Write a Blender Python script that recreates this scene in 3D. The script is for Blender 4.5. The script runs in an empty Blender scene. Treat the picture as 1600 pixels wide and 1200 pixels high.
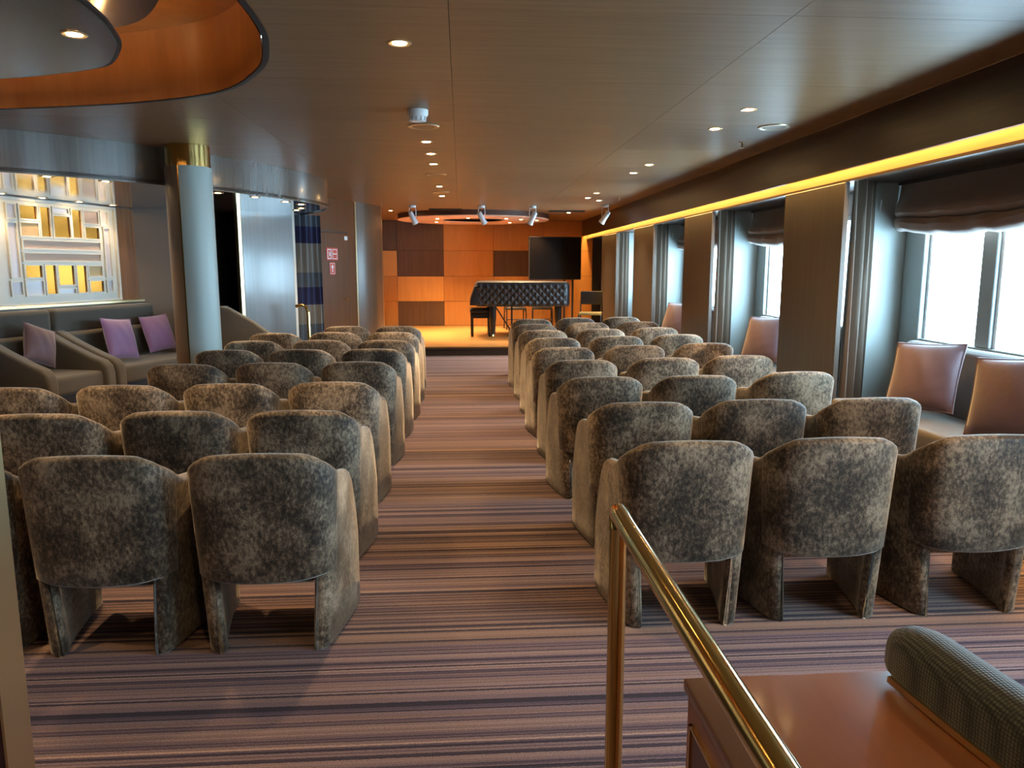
import bpy, bmesh, math, random
from mathutils import Vector, Matrix
from mathutils.geometry import delaunay_2d_cdt
random.seed(7)
scene = bpy.context.scene
col = scene.collection

# ------------------------------------------------------------------ camera
FPX, HC = 1180.0, 1.5
YAW, PITCH = math.radians(3.8333), math.radians(-8.768)
cam_d = bpy.data.cameras.new('camera'); cam = bpy.data.objects.new('camera', cam_d); col.objects.link(cam)
cam_d.sensor_width = 36.0; cam_d.lens = FPX / 1600 * 36; cam_d.clip_start = 0.02
cam.location = (0, 0, HC); cam.rotation_euler = (math.pi / 2 + PITCH, 0, -YAW)
scene.camera = cam
# ------------------------------------------------------------------ world (bright overcast sky over the sea)
w = bpy.data.worlds.new('world'); scene.world = w; w.use_nodes = True
bg = w.node_tree.nodes['Background']
bg.inputs[0].default_value = (0.52, 0.78, 1.0, 1); bg.inputs[1].default_value = 14.0
# ------------------------------------------------------------------ exposure
vs = scene.view_settings
vs.view_transform = 'Standard'; vs.look = 'None'; vs.gamma = 1.0; vs.use_curve_mapping = False; vs.exposure = 1.42
DOWN_W = 40.0          # downlight power
WARM = (1.0, 0.66, 0.34)

# ------------------------------------------------------------------ pixel -> place
_F = Vector((math.sin(YAW) * math.cos(PITCH), math.cos(YAW) * math.cos(PITCH), math.sin(PITCH)))
_R = Vector((math.cos(YAW), -math.sin(YAW), 0)); _U = _R.cross(_F); _C = Vector((0, 0, HC))
def ray(x, y): return _F + _R * ((x - 800) / FPX) + _U * ((600 - y) / FPX)
def atz(x, y, z): d = ray(x, y); return _C + d * ((z - HC) / d.z)
def onplane(x, y, p, n): d = ray(x, y); return _C + d * ((p - _C).dot(n) / d.dot(n))

# ------------------------------------------------------------------ materials
def newmat(name):
    m = bpy.data.materials.new(name); m.use_nodes = True
    nt = m.node_tree; return m, nt, nt.nodes['Principled BSDF']
def plain(name, c, rough=.5, metal=0., spec=.5, emit=None, estr=0., coat=0., bump=0., bscale=200, sheen=0.):
    m, nt, b = newmat(name)
    b.inputs['Base Color'].default_value = (*c, 1); b.inputs['Roughness'].default_value = rough
    b.inputs['Metallic'].default_value = metal; b.inputs['Specular IOR Level'].default_value = spec
    b.inputs['Coat Weight'].default_value = coat; b.inputs['Sheen Weight'].default_value = sheen
    if emit: b.inputs['Emission Color'].default_value = (*emit, 1); b.inputs['Emission Strength'].default_value = estr
    if bump:
        tc = nt.nodes.new('ShaderNodeTexCoord'); no = nt.nodes.new('ShaderNodeTexNoise'); no.inputs['Scale'].default_value = bscale
        bp = nt.nodes.new('ShaderNodeBump'); bp.inputs['Strength'].default_value = bump; bp.inputs['Distance'].default_value = .004
        nt.links.new(tc.outputs['Object'], no.inputs['Vector']); nt.links.new(no.outputs['Fac'], bp.inputs['Height'])
        nt.links.new(bp.outputs[0], b.inputs['Normal'])
    return m
def ramp(nt, stops, interp='LINEAR'):
    r = nt.nodes.new('ShaderNodeValToRGB'); e = r.color_ramp.elements; r.color_ramp.interpolation = interp
    while len(e) < len(stops): e.new(.5)
    for el, (p, c) in zip(e, stops): el.position = p; el.color = (*c, 1)
    return r
def wood(name, c1, c2, rough=.3, scale=(30, 30, 1.5), coat=0., spec=.5, bump=.03, per_obj=.0, detail=6):
    m, nt, b = newmat(name); L = nt.links.new
    tc = nt.nodes.new('ShaderNodeTexCoord'); mp = nt.nodes.new('ShaderNodeMapping'); mp.inputs['Scale'].default_value = scale
    oi = nt.nodes.new('ShaderNodeObjectInfo'); mu = nt.nodes.new('ShaderNodeVectorMath'); mu.operation = 'MULTIPLY_ADD'
    L(oi.outputs['Random'], mu.inputs[0]); mu.inputs[1].default_value = (7, 7, 7); L(mp.outputs[0], mu.inputs[2])
    n = nt.nodes.new('ShaderNodeTexNoise'); n.inputs['Scale'].default_value = 1.; n.inputs['Detail'].default_value = detail; n.inputs['Roughness'].default_value = .62
    L(tc.outputs['Object'], mp.inputs['Vector']); L(mu.outputs[0], n.inputs['Vector'])
    r = ramp(nt, [(.3, c1), (.7, c2)]); L(n.outputs['Fac'], r.inputs[0])
    last = r.outputs[0]
    if per_obj:
        hs = nt.nodes.new('ShaderNodeHueSaturation'); ma = nt.nodes.new('ShaderNodeMapRange')
        ma.inputs['To Min'].default_value = 1 - per_obj; ma.inputs['To Max'].default_value = 1 + per_obj
        L(oi.outputs['Random'], ma.inputs['Value']); L(ma.outputs[0], hs.inputs['Value']); L(last, hs.inputs['Color']); last = hs.outputs[0]
    L(last, b.inputs['Base Color'])
    b.inputs['Roughness'].default_value = rough; b.inputs['Specular IOR Level'].default_value = spec
    b.inputs['Coat Weight'].default_value = coat; b.inputs['Coat Roughness'].default_value = .12; b.inputs['Coat IOR'].default_value = 1.75
    if bump:
        bp = nt.nodes.new('ShaderNodeBump'); bp.inputs['Strength'].default_value = bump; bp.inputs['Distance'].default_value = .002
        L(n.outputs['Fac'], bp.inputs['Height']); L(bp.outputs[0], b.inputs['Normal'])
    return m
def velvet():
    m, nt, b = newmat('crushed_velvet'); L = nt.links.new
    tc = nt.nodes.new('ShaderNodeTexCoord'); oi = nt.nodes.new('ShaderNodeObjectInfo')
    mu = nt.nodes.new('ShaderNodeVectorMath'); mu.operation = 'MULTIPLY_ADD'; mu.inputs[1].default_value = (13, 17, 23)
    L(oi.outputs['Random'], mu.inputs[0]); L(tc.outputs['Object'], mu.inputs[2])
    def noise(scale, det, ro, dist=0., stretch=None):
        n = nt.nodes.new('ShaderNodeTexNoise'); n.inputs['Scale'].default_value = scale; n.inputs['Detail'].default_value = det
        n.inputs['Roughness'].default_value = ro; n.inputs['Distortion'].default_value = dist
        if stretch:
            mp = nt.nodes.new('ShaderNodeMapping'); mp.inputs['Scale'].default_value = stretch; L(mu.outputs[0], mp.inputs[0]); L(mp.outputs[0], n.inputs['Vector'])
        else: L(mu.outputs[0], n.inputs['Vector'])
        return n
    big = noise(5.5, 3, .55, .2); mid = noise(58, 9, .80, .1, (1.15, 1.15, .75))
    mx = nt.nodes.new('ShaderNodeMath'); mx.operation = 'MULTIPLY_ADD'; mx.inputs[1].default_value = .52
    L(big.outputs['Fac'], mx.inputs[0]); L(mid.outputs['Fac'], mx.inputs[2])
    r = ramp(nt, [(.64, (.015, .010, .006)), (.75, (.066, .045, .028)), (.83, (.165, .118, .076)), (.95, (.38, .285, .19))])
    sc = nt.nodes.new('ShaderNodeMath'); sc.operation = 'MULTIPLY'; sc.inputs[1].default_value = 1.06; L(mx.outputs[0], sc.inputs[0])
    L(sc.outputs[0], r.inputs[0])
    hs = nt.nodes.new('ShaderNodeHueSaturation'); ma = nt.nodes.new('ShaderNodeMapRange'); ma.inputs['To Min'].default_value = .72; ma.inputs['To Max'].default_value = 1.22
    L(oi.outputs['Random'], ma.inputs['Value']); L(ma.outputs[0], hs.inputs['Value']); L(r.outputs[0], hs.inputs['Color']); L(hs.outputs[0], b.inputs['Base Color'])
    b.inputs['Roughness'].default_value = .62; b.inputs['Specular IOR Level'].default_value = .35
    b.inputs['Sheen Weight'].default_value = .8; b.inputs['Sheen Roughness'].default_value = .35
    b.inputs['Sheen Tint'].default_value = (.85, .78, .68, 1)
    bp = nt.nodes.new('ShaderNodeBump'); bp.inputs['Strength'].default_value = .25; bp.inputs['Distance'].default_value = .004
    L(mid.outputs['Fac'], bp.inputs['Height']); L(bp.outputs[0], b.inputs['Normal'])
    return m
def carpet():
    m, nt, b = newmat('striped_carpet'); L = nt.links.new
    tc = nt.nodes.new('ShaderNodeTexCoord'); sp = nt.nodes.new('ShaderNodeSeparateXYZ'); L(tc.outputs['Object'], sp.inputs[0])
    def math_(op, a, b_=None):
        n = nt.nodes.new('ShaderNodeMath'); n.operation = op
        for k, q in enumerate((a, b_)):
            if q is None: continue
            if isinstance(q, (int, float)): n.inputs[k].default_value = q
            else: L(q, n.inputs[k])
        return n.outputs[0]
    # wobble so that the yarn lines are not dead straight
    wb = nt.nodes.new('ShaderNodeTexNoise'); wb.inputs['Scale'].default_value = 60; wb.inputs['Detail'].default_value = 2; L(tc.outputs['Object'], wb.inputs['Vector'])
    y = math_('ADD', sp.outputs['Y'], math_('MULTIPLY', math_('SUBTRACT', wb.outputs['Fac'], .5), .006))
    def stripes(freq, off):
        w_ = nt.nodes.new('ShaderNodeTexWhiteNoise'); w_.noise_dimensions = '1D'
        L(math_('ADD', math_('FLOOR', math_('MULTIPLY', y, freq)), off), w_.inputs['W']); return w_.outputs['Value']
    a = stripes(105, 3); c = stripes(41, 11); d = stripes(5.3, 40)
    t = math_('ADD', math_('MULTIPLY', a, .50), math_('ADD', math_('MULTIPLY', c, .38), math_('MULTIPLY', d, .12)))
    mv = ramp(nt, [(.16, (.030, .020, .034)), (.34, (.105, .070, .105)), (.48, (.30, .205, .20)), (.62, (.145, .095, .125)), (.70, (.40, .28, .235)), (.86, (.17, .105, .115))])
    br = ramp(nt, [(.16, (.026, .016, .022)), (.34, (.095, .058, .062)), (.48, (.28, .175, .125)), (.62, (.12, .072, .070)), (.70, (.36, .23, .155)), (.86, (.15, .085, .075))])
    L(t, mv.inputs[0]); L(t, br.inputs[0])
    mix = nt.nodes.new('ShaderNodeMix'); mix.data_type = 'RGBA'; L(stripes(2.1, 7), mix.inputs['Factor']); L(mv.outputs[0], mix.inputs['A']); L(br.outputs[0], mix.inputs['B'])
    tu = nt.nodes.new('ShaderNodeTexNoise'); tu.inputs['Scale'].default_value = 190; tu.inputs['Detail'].default_value = 3; L(tc.outputs['Object'], tu.inputs['Vector'])
    mr2 = nt.nodes.new('ShaderNodeMapRange'); mr2.inputs['From Min'].default_value = .3; mr2.inputs['From Max'].default_value = .7; mr2.inputs['To Min'].default_value = .7; mr2.inputs['To Max'].default_value = 1.3
    L(tu.outputs['Fac'], mr2.inputs['Value'])
    mm = nt.nodes.new('ShaderNodeVectorMath'); mm.operation = 'SCALE'; L(mix.outputs['Result'], mm.inputs[0]); L(mr2.outputs[0], mm.inputs['Scale'])
    L(mm.outputs[0], b.inputs['Base Color'])
    b.inputs['Roughness'].default_value = .95; b.inputs['Specular IOR Level'].default_value = .1; b.inputs['Sheen Weight'].default_value = .15
    bp = nt.nodes.new('ShaderNodeBump'); bp.inputs['Strength'].default_value = .5; bp.inputs['Distance'].default_value = .005
    L(tu.outputs['Fac'], bp.inputs['Height']); L(bp.outputs[0], b.inputs['Normal'])
    return m
def weave(name, c1, c2, scale):
    m, nt, b = newmat(name); L = nt.links.new
    tc = nt.nodes.new('ShaderNodeTexCoord'); v = nt.nodes.new('ShaderNodeTexVoronoi'); v.inputs['Scale'].default_value = scale; v.inputs['Randomness'].default_value = .12
    L(tc.outputs['Object'], v.inputs['Vector'])
    r = ramp(nt, [(.25, c2), (.6, c1)]); L(v.outputs['Distance'], r.inputs[0]); L(r.outputs[0], b.inputs['Base Color'])
    b.inputs['Roughness'].default_value = .75; b.inputs['Sheen Weight'].default_value = .3
    bp = nt.nodes.new('ShaderNodeBump'); bp.inputs['Strength'].default_value = .7; bp.inputs['Distance'].default_value = .003; bp.invert = True
    L(v.outputs['Distance'], bp.inputs['Height']); L(bp.outputs[0], b.inputs['Normal'])
    return m
def glass(name):
    m = bpy.data.materials.new(name); m.use_nodes = True; nt = m.node_tree; nt.nodes.clear()
    o = nt.nodes.new('ShaderNodeOutputMaterial'); t = nt.nodes.new('ShaderNodeBsdfTransparent'); g = nt.nodes.new('ShaderNodeBsdfGlossy'); g.inputs['Roughness'].default_value = .02
    t.inputs[0].default_value = (.95, .98, .98, 1)
    mx = nt.nodes.new('ShaderNodeMixShader'); pass
    mx.inputs[0].default_value = .04; nt.links.new(t.outputs[0], mx.inputs[1]); nt.links.new(g.outputs[0], mx.inputs[2]); nt.links.new(mx.outputs[0], o.inputs[0])
    return m
def curtain_plaid():
    m, nt, b = newmat('striped_curtain'); L = nt.links.new
    tc = nt.nodes.new('ShaderNodeTexCoord'); sp = nt.nodes.new('ShaderNodeSeparateXYZ'); L(tc.outputs['Object'], sp.inputs[0])
    mr = nt.nodes.new('ShaderNodeMapRange'); mr.inputs['From Min'].default_value = 0; mr.inputs['From Max'].default_value = 2.3; L(sp.outputs['Z'], mr.inputs['Value'])
    navy, grey, blue = (.008, .012, .06), (.16, .16, .15), (.06, .08, .11)
    r = ramp(nt, [(0, blue), (.30, grey), (.42, navy), (.53, blue), (.62, grey), (.80, navy), (.90, blue)], 'CONSTANT')
    L(mr.outputs[0], r.inputs[0]); L(r.outputs[0], b.inputs['Base Color']); b.inputs['Roughness'].default_value = .8
    return m
def quilt():
    m, nt, b = newmat('quilted_black_cover'); L = nt.links.new
    tc = nt.nodes.new('ShaderNodeTexCoord'); sp = nt.nodes.new('ShaderNodeSeparateXYZ'); L(tc.outputs['Object'], sp.inputs[0])
    n = nt.nodes.new('ShaderNodeTexNoise'); n.inputs['Scale'].default_value = 30; L(tc.outputs['Object'], n.inputs['Vector'])
    b.inputs['Base Color'].default_value = (.010, .012, .016, 1); b.inputs['Roughness'].default_value = .42
    bp = nt.nodes.new('ShaderNodeBump'); bp.inputs['Strength'].default_value = .2; bp.inputs['Distance'].default_value = .005
    L(n.outputs['Fac'], bp.inputs['Height']); L(bp.outputs[0], b.inputs['Normal']); return m

M = {}
M['carpet'] = carpet(); M['velvet'] = velvet()
M['ceil'] = wood('ceiling_veneer', (.20, .112, .052), (.27, .158, .076), .42, (1.2, 26, 26), spec=.32, bump=.0, per_obj=.05)
M['joint'] = plain('dark_joint', (.012, .008, .005), .8)
M['soffit'] = wood('dark_soffit_veneer', (.040, .020, .011), (.065, .034, .018), .35, (8, 1.2, 30), bump=0)
M['gloss'] = wood('glossy_lacquered_veneer', (.085, .055, .036), (.13, .088, .060), .24, (34, 34, 1.0), coat=1., spec=.9, bump=0)
M['under'] = wood('lacquered_soffit_underside', (.10, .07, .05), (.14, .10, .075), .10, (14, 14, 1.0), coat=.8, spec=.9, bump=0)
M['panel'] = wood('satin_window_panel', (.055, .044, .035), (.075, .061, .049), .42, (20, 20, 1.0), bump=0)
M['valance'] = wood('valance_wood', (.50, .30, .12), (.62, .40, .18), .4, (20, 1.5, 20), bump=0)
M['cherry'] = wood('cherry_door_veneer', (.11, .038, .012), (.16, .060, .020), .36, (40, 40, 1.4), spec=.25, bump=0)
M['walnut'] = wood('walnut_wall_veneer', (.085, .045, .022), (.14, .078, .042), .3, (36, 36, 1.0), spec=.7, bump=0)
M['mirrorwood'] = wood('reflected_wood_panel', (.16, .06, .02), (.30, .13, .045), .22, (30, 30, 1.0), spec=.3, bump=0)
M['disc'] = plain('dark_bronze_disc', (.030, .022, .015), .22, spec=.7)
M['bluepanel'] = wood('satin_lacquered_panel', (.06, .05, .045), (.09, .078, .07), .34, (34, 34, 1.0), coat=.3, spec=1., bump=0)
M['orange'] = wood('orange_stage_veneer', (.46, .20, .055), (.55, .255, .075), .34, (14, 14, 1.2), bump=0, per_obj=.06)
M['orange2'] = wood('pale_orange_stage_veneer', (.58, .28, .085), (.66, .34, .11), .34, (14, 14, 1.2), bump=0)
M['umber'] = wood('umber_stage_veneer', (.085, .045, .028), (.135, .075, .048), .30, (26, 26, 1.2), bump=0, per_obj=.12)
M['stage'] = wood('stage_oak', (.42, .21, .06), (.56, .30, .10), .28, (1.5, 26, 20), bump=.02)
M['recess'] = wood('recess_orange_veneer', (.36, .15, .045), (.46, .21, .07), .28, (10, 10, 2.), coat=.3, bump=0)
M['table'] = wood('table_mahogany', (.20, .062, .020), (.31, .105, .036), .32, (7, 1.2, 12), coat=.15, bump=.01)
M['inlay'] = wood('maroon_inlay', (.060, .018, .016), (.085, .028, .024), .35, (10, 10, 3), bump=0)
M['brass'] = plain('polished_brass', (.66, .45, .16), .13, 1.)
M['brass_dull'] = plain('brushed_brass', (.70, .54, .30), .3, 1.)
M['white_metal'] = plain('white_enamel', (.72, .78, .82), .35)
M['white'] = plain('white_plastic', (.78, .80, .80), .45)
M['alu'] = plain('grey_window_aluminium', (.30, .32, .31), .4, .3)
M['cream'] = plain('cream_lattice_paint', (.62, .62, .56), .35)
M['amber'] = plain('amber_mirror', (.27, .105, .014), .22, 1.)
M['pinkglass'] = plain('textured_pink_glass', (.50, .36, .28), .35, .35, bump=1., bscale=160)
M['goldglass'] = plain('crackled_gold_glass', (.58, .40, .20), .3, .5, bump=1., bscale=220)
M['opal'] = plain('opal_glass', (.56, .54, .58), .2)
M['teal'] = plain('pale_column_laminate', (.36, .42, .40), .38, spec=.6)
M['taupe'] = plain('taupe_column_laminate', (.17, .12, .08), .38, spec=.6)
M['sofa'] = weave('grey_green_upholstery', (.085, .075, .058), (.055, .05, .04), 140)
M['banq'] = weave('brown_bench_fabric', (.10, .07, .045), (.065, .045, .03), 160)
M['pillow'] = plain('mauve_velvet', (.13, .062, .072), .6, sheen=.6, bump=.6, bscale=13)
M['purple'] = plain('purple_velvet', (.25, .12, .26), .6, sheen=.7, bump=.25, bscale=18)
M['curtain'] = plain('taupe_curtain', (.085, .055, .034), .7, sheen=.2, bump=.08, bscale=60)
M['blind'] = plain('brown_blind_fabric', (.20, .11, .072), .7, sheen=.3, bump=.15, bscale=30)
M['plaid'] = curtain_plaid(); M['quilt'] = quilt()
M['black'] = plain('black_lacquer', (.008, .008, .009), .25)
M['blackm'] = plain('black_metal', (.012, .012, .013), .45)
M['screen'] = plain('dark_screen', (.004, .003, .003), .35, spec=.06)
M['padyellow'] = plain('olive_seat_pad', (.22, .16, .05), .8)
M['pinkring'] = plain('salmon_ring_paint', (.80, .50, .38), .5)
M['ringdark'] = plain('dark_red_ring', (.075, .028, .016), .4)
M['weave'] = weave('black_green_woven_fabric', (.008, .010, .008), (.085, .092, .070), 150)
M['glass'] = glass('window_glass')
M['bulb'] = plain('warm_bulb', (1, .8, .5), .3, emit=(1.0, .62, .25), estr=60)
M['trimring'] = plain('downlight_trim', (.55, .42, .25), .3, .6)
M['red'] = plain('red_sign', (.62, .06, .03), .5)
M['led'] = plain('led_strip', (1, .7, .3), .5, emit=(1.0, .50, .12), estr=26)
M['led2'] = plain('recess_led_strip', (1, .7, .3), .5, emit=(1.0, .55, .2), estr=22)
M['wallsoft'] = plain('grey_wall_laminate', (.20, .18, .17), .35, spec=.6)
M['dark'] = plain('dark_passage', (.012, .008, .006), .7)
M['lightwall'] = plain('pale_reveal', (.42, .46, .44), .45)
M['hull'] = plain('white_hull_paint', (.5, .5, .5), .6)
M['rubber'] = plain('dark_riser', (.05, .028, .014), .5)

# ------------------------------------------------------------------ mesh helpers
class MB:
    def __init__(s): s.v = []; s.f = []
    def add(s, vs, fs):
        o = len(s.v); s.v += [tuple(p) for p in vs]; s.f += [tuple(i + o for i in f) for f in fs]; return s
    def box(s, a, b):
        x0, y0, z0 = a; x1, y1, z1 = b
        return s.add([(x0,y0,z0),(x1,y0,z0),(x1,y1,z0),(x0,y1,z0),(x0,y0,z1),(x1,y0,z1),(x1,y1,z1),(x0,y1,z1)],
                     [(3,2,1,0),(4,5,6,7),(0,1,5,4),(1,2,6,5),(2,3,7,6),(3,0,4,7)])
    def prism(s, pts, z0, z1):
        n = len(pts)
        return s.add([(p[0],p[1],z0) for p in pts] + [(p[0],p[1],z1) for p in pts],
                     [tuple(range(n-1,-1,-1)), tuple(range(n,2*n))] + [(i,(i+1)%n,(i+1)%n+n,i+n) for i in range(n)])
    def wallseg(s, pts, th, z0, z1, side=1):
        """open polyline extruded up, thickness th to the left (side=1) or right (-1) of the direction"""
        off = []
        for i, p in enumerate(pts):
            a = Vector(pts[max(i-1,0)]).to_2d(); b = Vector(pts[min(i+1,len(pts)-1)]).to_2d()
            d = (b - a).normalized(); off.append((p[0] - d.y*th*side, p[1] + d.x*th*side))
        return s.prism(list(pts) + off[::-1], z0, z1)
    def lathe(s, prof, n=24, c=(0,0,0)):
        k = len(prof); vs = []
        for i in range(n):
            a = 2*math.pi*i/n
            vs += [(c[0]+r*math.cos(a), c[1]+r*math.sin(a), c[2]+z) for r, z in prof]
        fs = [(i*k+j, ((i+1)%n)*k+j, ((i+1)%n)*k+j+1, i*k+j+1) for i in range(n) for j in range(k-1)]
        closed = prof[0] == prof[-1]
        if prof[0][0] > 1e-6 and not closed: fs.append(tuple(i*k for i in range(n-1,-1,-1)))
        if prof[-1][0] > 1e-6 and not closed: fs.append(tuple(i*k+k-1 for i in range(n)))
        return s.add(vs, fs)
    def tube(s, pts, r, n=12, caps=True):
        pts = [Vector(p) for p in pts]; rs = r if isinstance(r, (list, tuple)) else [r]*len(pts)
        base = len(s.v); t0 = (pts[1]-pts[0]).normalized()
        u = t0.orthogonal().normalized()
        for i, p in enumerate(pts):
            t = (pts[min(i+1,len(pts)-1)] - pts[max(i-1,0)]).normalized()
            u = (u - t*u.dot(t)).normalized(); v = t.cross(u)
            for k in range(n):
                a = 2*math.pi*k/n; s.v.append(tuple(p + (u*math.cos(a)+v*math.sin(a))*rs[i]))
        for i in range(len(pts)-1):
            for k in range(n):
                s.f.append((base+i*n+k, base+i*n+(k+1)%n, base+(i+1)*n+(k+1)%n, base+(i+1)*n+k))
        if caps:
            s.f.append(tuple(base+k for k in range(n-1,-1,-1))); s.f.append(tuple(base+(len(pts)-1)*n+k for k in range(n)))
        return s
    def grid(s, P):
        nu, nv = len(P), len(P[0]); o = len(s.v)
        for row in P: s.v += [tuple(p) for p in row]
        s.f += [(o+i*nv+j, o+(i+1)*nv+j, o+(i+1)*nv+j+1, o+i*nv+j+1) for i in range(nu-1) for j in range(nv-1)]
        return s
    def loops(s, rings, caps=True):
        n = len(rings[0]); o = len(s.v)
        for r in rings: s.v += [tuple(p) for p in r]
        for i in range(len(rings)-1):
            s.f += [(o+i*n+k, o+i*n+(k+1)%n, o+(i+1)*n+(k+1)%n, o+(i+1)*n+k) for k in range(n)]
        if caps:
            s.f.append(tuple(o+k for k in range(n-1,-1,-1))); s.f.append(tuple(o+(len(rings)-1)*n+k for k in range(n)))
        return s
    def build(s, name, mat, parent=None, bevel=0., seg=2, smooth=None, world=False):
        me = bpy.data.meshes.new(name); me.from_pydata(s.v, [], s.f); me.update()
        bm = bmesh.new(); bm.from_mesh(me)
        bmesh.ops.recalc_face_normals(bm, faces=bm.faces)
        if bevel:
            ed = [e for e in bm.edges if len(e.link_faces) == 2 and e.calc_face_angle(0) > .5]
            bmesh.ops.bevel(bm, geom=ed, offset=bevel, segments=seg, affect='EDGES', profile=.6, clamp_overlap=True)
        bm.to_mesh(me); bm.free()
        if smooth is None: smooth = bevel > 0 and seg > 1
        if smooth:
            for p in me.polygons: p.use_smooth = True
            try: me.set_sharp_from_angle(angle=math.radians(50))
            except Exception: pass
        me.materials.append(M[mat])
        o = bpy.data.objects.new(name, me); col.objects.link(o)
        if parent is not None: o.parent = parent
        return o
def tag(o, label=None, cat=None, group=None, kind=None):
    if label: o['label'] = label
    if cat: o['category'] = cat
    if group: o['group'] = group
    if kind: o['kind'] = kind
    return o
def thing(name, label, cat, loc=(0,0,0), rz=0., group=None, kind=None):
    o = bpy.data.objects.new(name, None); col.objects.link(o); o.empty_display_size = .1
    o.location = loc; o.rotation_euler = (0,0,rz); return tag(o, label, cat, group, kind)
def copy_tree(o, parent=None):
    c = o.copy(); col.objects.link(c)
    if parent is not None: c.parent = parent
    for ch in o.children: copy_tree(ch, c)
    return c
def struct(o, label=None): return tag(o, label=label, kind='structure')
def catmull(P, n):
    P = [Vector(p) for p in P]; out = []
    Q = [P[0]*2-P[1]] + P + [P[-1]*2-P[-2]]
    for i in range(1, len(Q)-2):
        for k in range(n):
            t = k/n; a,b,c,d = Q[i-1],Q[i],Q[i+1],Q[i+2]
            out.append(.5*((2*b)+(c-a)*t+(2*a-5*b+4*c-d)*t*t+(3*b-a-3*c+d)*t**3))
    out.append(P[-1]); return out
def lamp(name, typ, loc, power, color=WARM, size=.1, size_y=None, rot=(0,0,0), spot=None, blend=.6, parent=None):
    d = bpy.data.lights.new(name, typ); d.energy = power; d.color = color
    if typ == 'AREA':
        d.size = size
        if size_y: d.shape = 'RECTANGLE'; d.size_y = size_y
    else: d.shadow_soft_size = size
    if typ == 'SPOT': d.spot_size = spot; d.spot_blend = blend
    o = bpy.data.objects.new(name, d); col.objects.link(o); o.location = loc; o.rotation_euler = rot
    if parent is not None: o.parent = parent
    return o

# ================================================================== THE SETTING
CZ, SZ, ST = 2.555, 2.24, 0.165          # ceiling, low soffit, stage deck
YB, YR = 17.6, -4.0                      # stage back wall, wall behind the camera
XW = 3.60                                # window wall
struct(MB().box((-7.5, YR, -.12), (3.9, 18.4, 0)).build('floor', 'carpet'), 'purple and brown striped carpet')

# ---- ceiling: dark carrier slab with a hole, wood panels below it, recess over the left lounge
half = [(-.88, 2.2), (-.88, 3.45), (-.95, 3.95), (-1.1, 4.38), (-1.44, 4.88), (-1.99, 5.2), (-2.6, 5.40), (-3.3, 5.52), (-4.1, 5.3), (-4.7, 4.7), (-4.9, 4.0), (-4.9, 2.2), (-4.6, 1.0), (-3.9, .3), (-2.9, .05), (-1.9, .3), (-1.15, 1.0)]
outl = [p.to_2d() for p in catmull([(*p, 0) for p in half + half[:1]], 5)][:-1]
def inside(p, poly):
    r = False; j = len(poly)-1
    for i in range(len(poly)):
        a, b = poly[i], poly[j]
        if (a[1] > p[1]) != (b[1] > p[1]) and p[0] < (b[0]-a[0])*(p[1]-a[1])/(b[1]-a[1])+a[0]: r = not r
        j = i
    return r
def clipped(mb, x0, y0, x1, y1, z0, z1):
    rect = [Vector(p) for p in ((x0,y0),(x1,y0),(x1,y1),(x0,y1))]
    hit = [inside(p, outl) for p in rect]
    xs = [p[0] for p in outl]; ys = [p[1] for p in outl]
    touch = not (x1 < min(xs) or x0 > max(xs) or y1 < min(ys) or y0 > max(ys))
    if not touch: mb.box((x0,y0,z0), (x1,y1,z1)); return True
    n = len(outl)
    V, E, Fc, _, _, _ = delaunay_2d_cdt(rect + outl, [(0,1),(1,2),(2,3),(3,0)] + [(4+i, 4+(i+1)%n) for i in range(n)], [], 0, 1e-6)
    keep = []
    for f in Fc:
        c = sum((V[i] for i in f), Vector((0,0)))/len(f)
        if x0 < c.x < x1 and y0 < c.y < y1 and not inside(c, outl): keep.append(f)
    if not keep: return False
    used = sorted({i for f in keep for i in f}); ix = {u: k for k, u in enumerate(used)}; m = len(used)
    fs = [tuple(ix[i] for i in f) for f in keep]
    cnt = {}
    for f in fs:
        for a, b in zip(f, f[1:]+f[:1]): cnt[(a,b)] = 1
    side = [(a, b, b+m, a+m) for (a,b) in cnt if (b,a) not in cnt]
    mb.add([(V[u].x, V[u].y, z0) for u in used] + [(V[u].x, V[u].y, z1) for u in used],
           [f[::-1] for f in fs] + [tuple(i+m for i in f) for f in fs] + side)
    return True
mb = MB(); clipped(mb, -7.5, YR, 3.9, 18.4, CZ+.012, CZ+.10)
ceiling = struct(mb.build('ceiling', 'joint'), 'brown wood panel ceiling')
XS = [-7.4, -5.88, -4.42, -2.96, -1.50, -.04, 1.42, 2.80]
row = 0; y = YR
while y < 17.6:
    y1 = min(y + 1.22, 17.6)
    for i in range(len(XS)-1):
        mb = MB(); g = .0012
        if y > 15 and False: continue
        if clipped(mb, XS[i]+g, y+g, XS[i+1]-g, y1-g, CZ, CZ+.0115): mb.build('ceiling_panel', 'ceil', ceiling)
    y = y1
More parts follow.
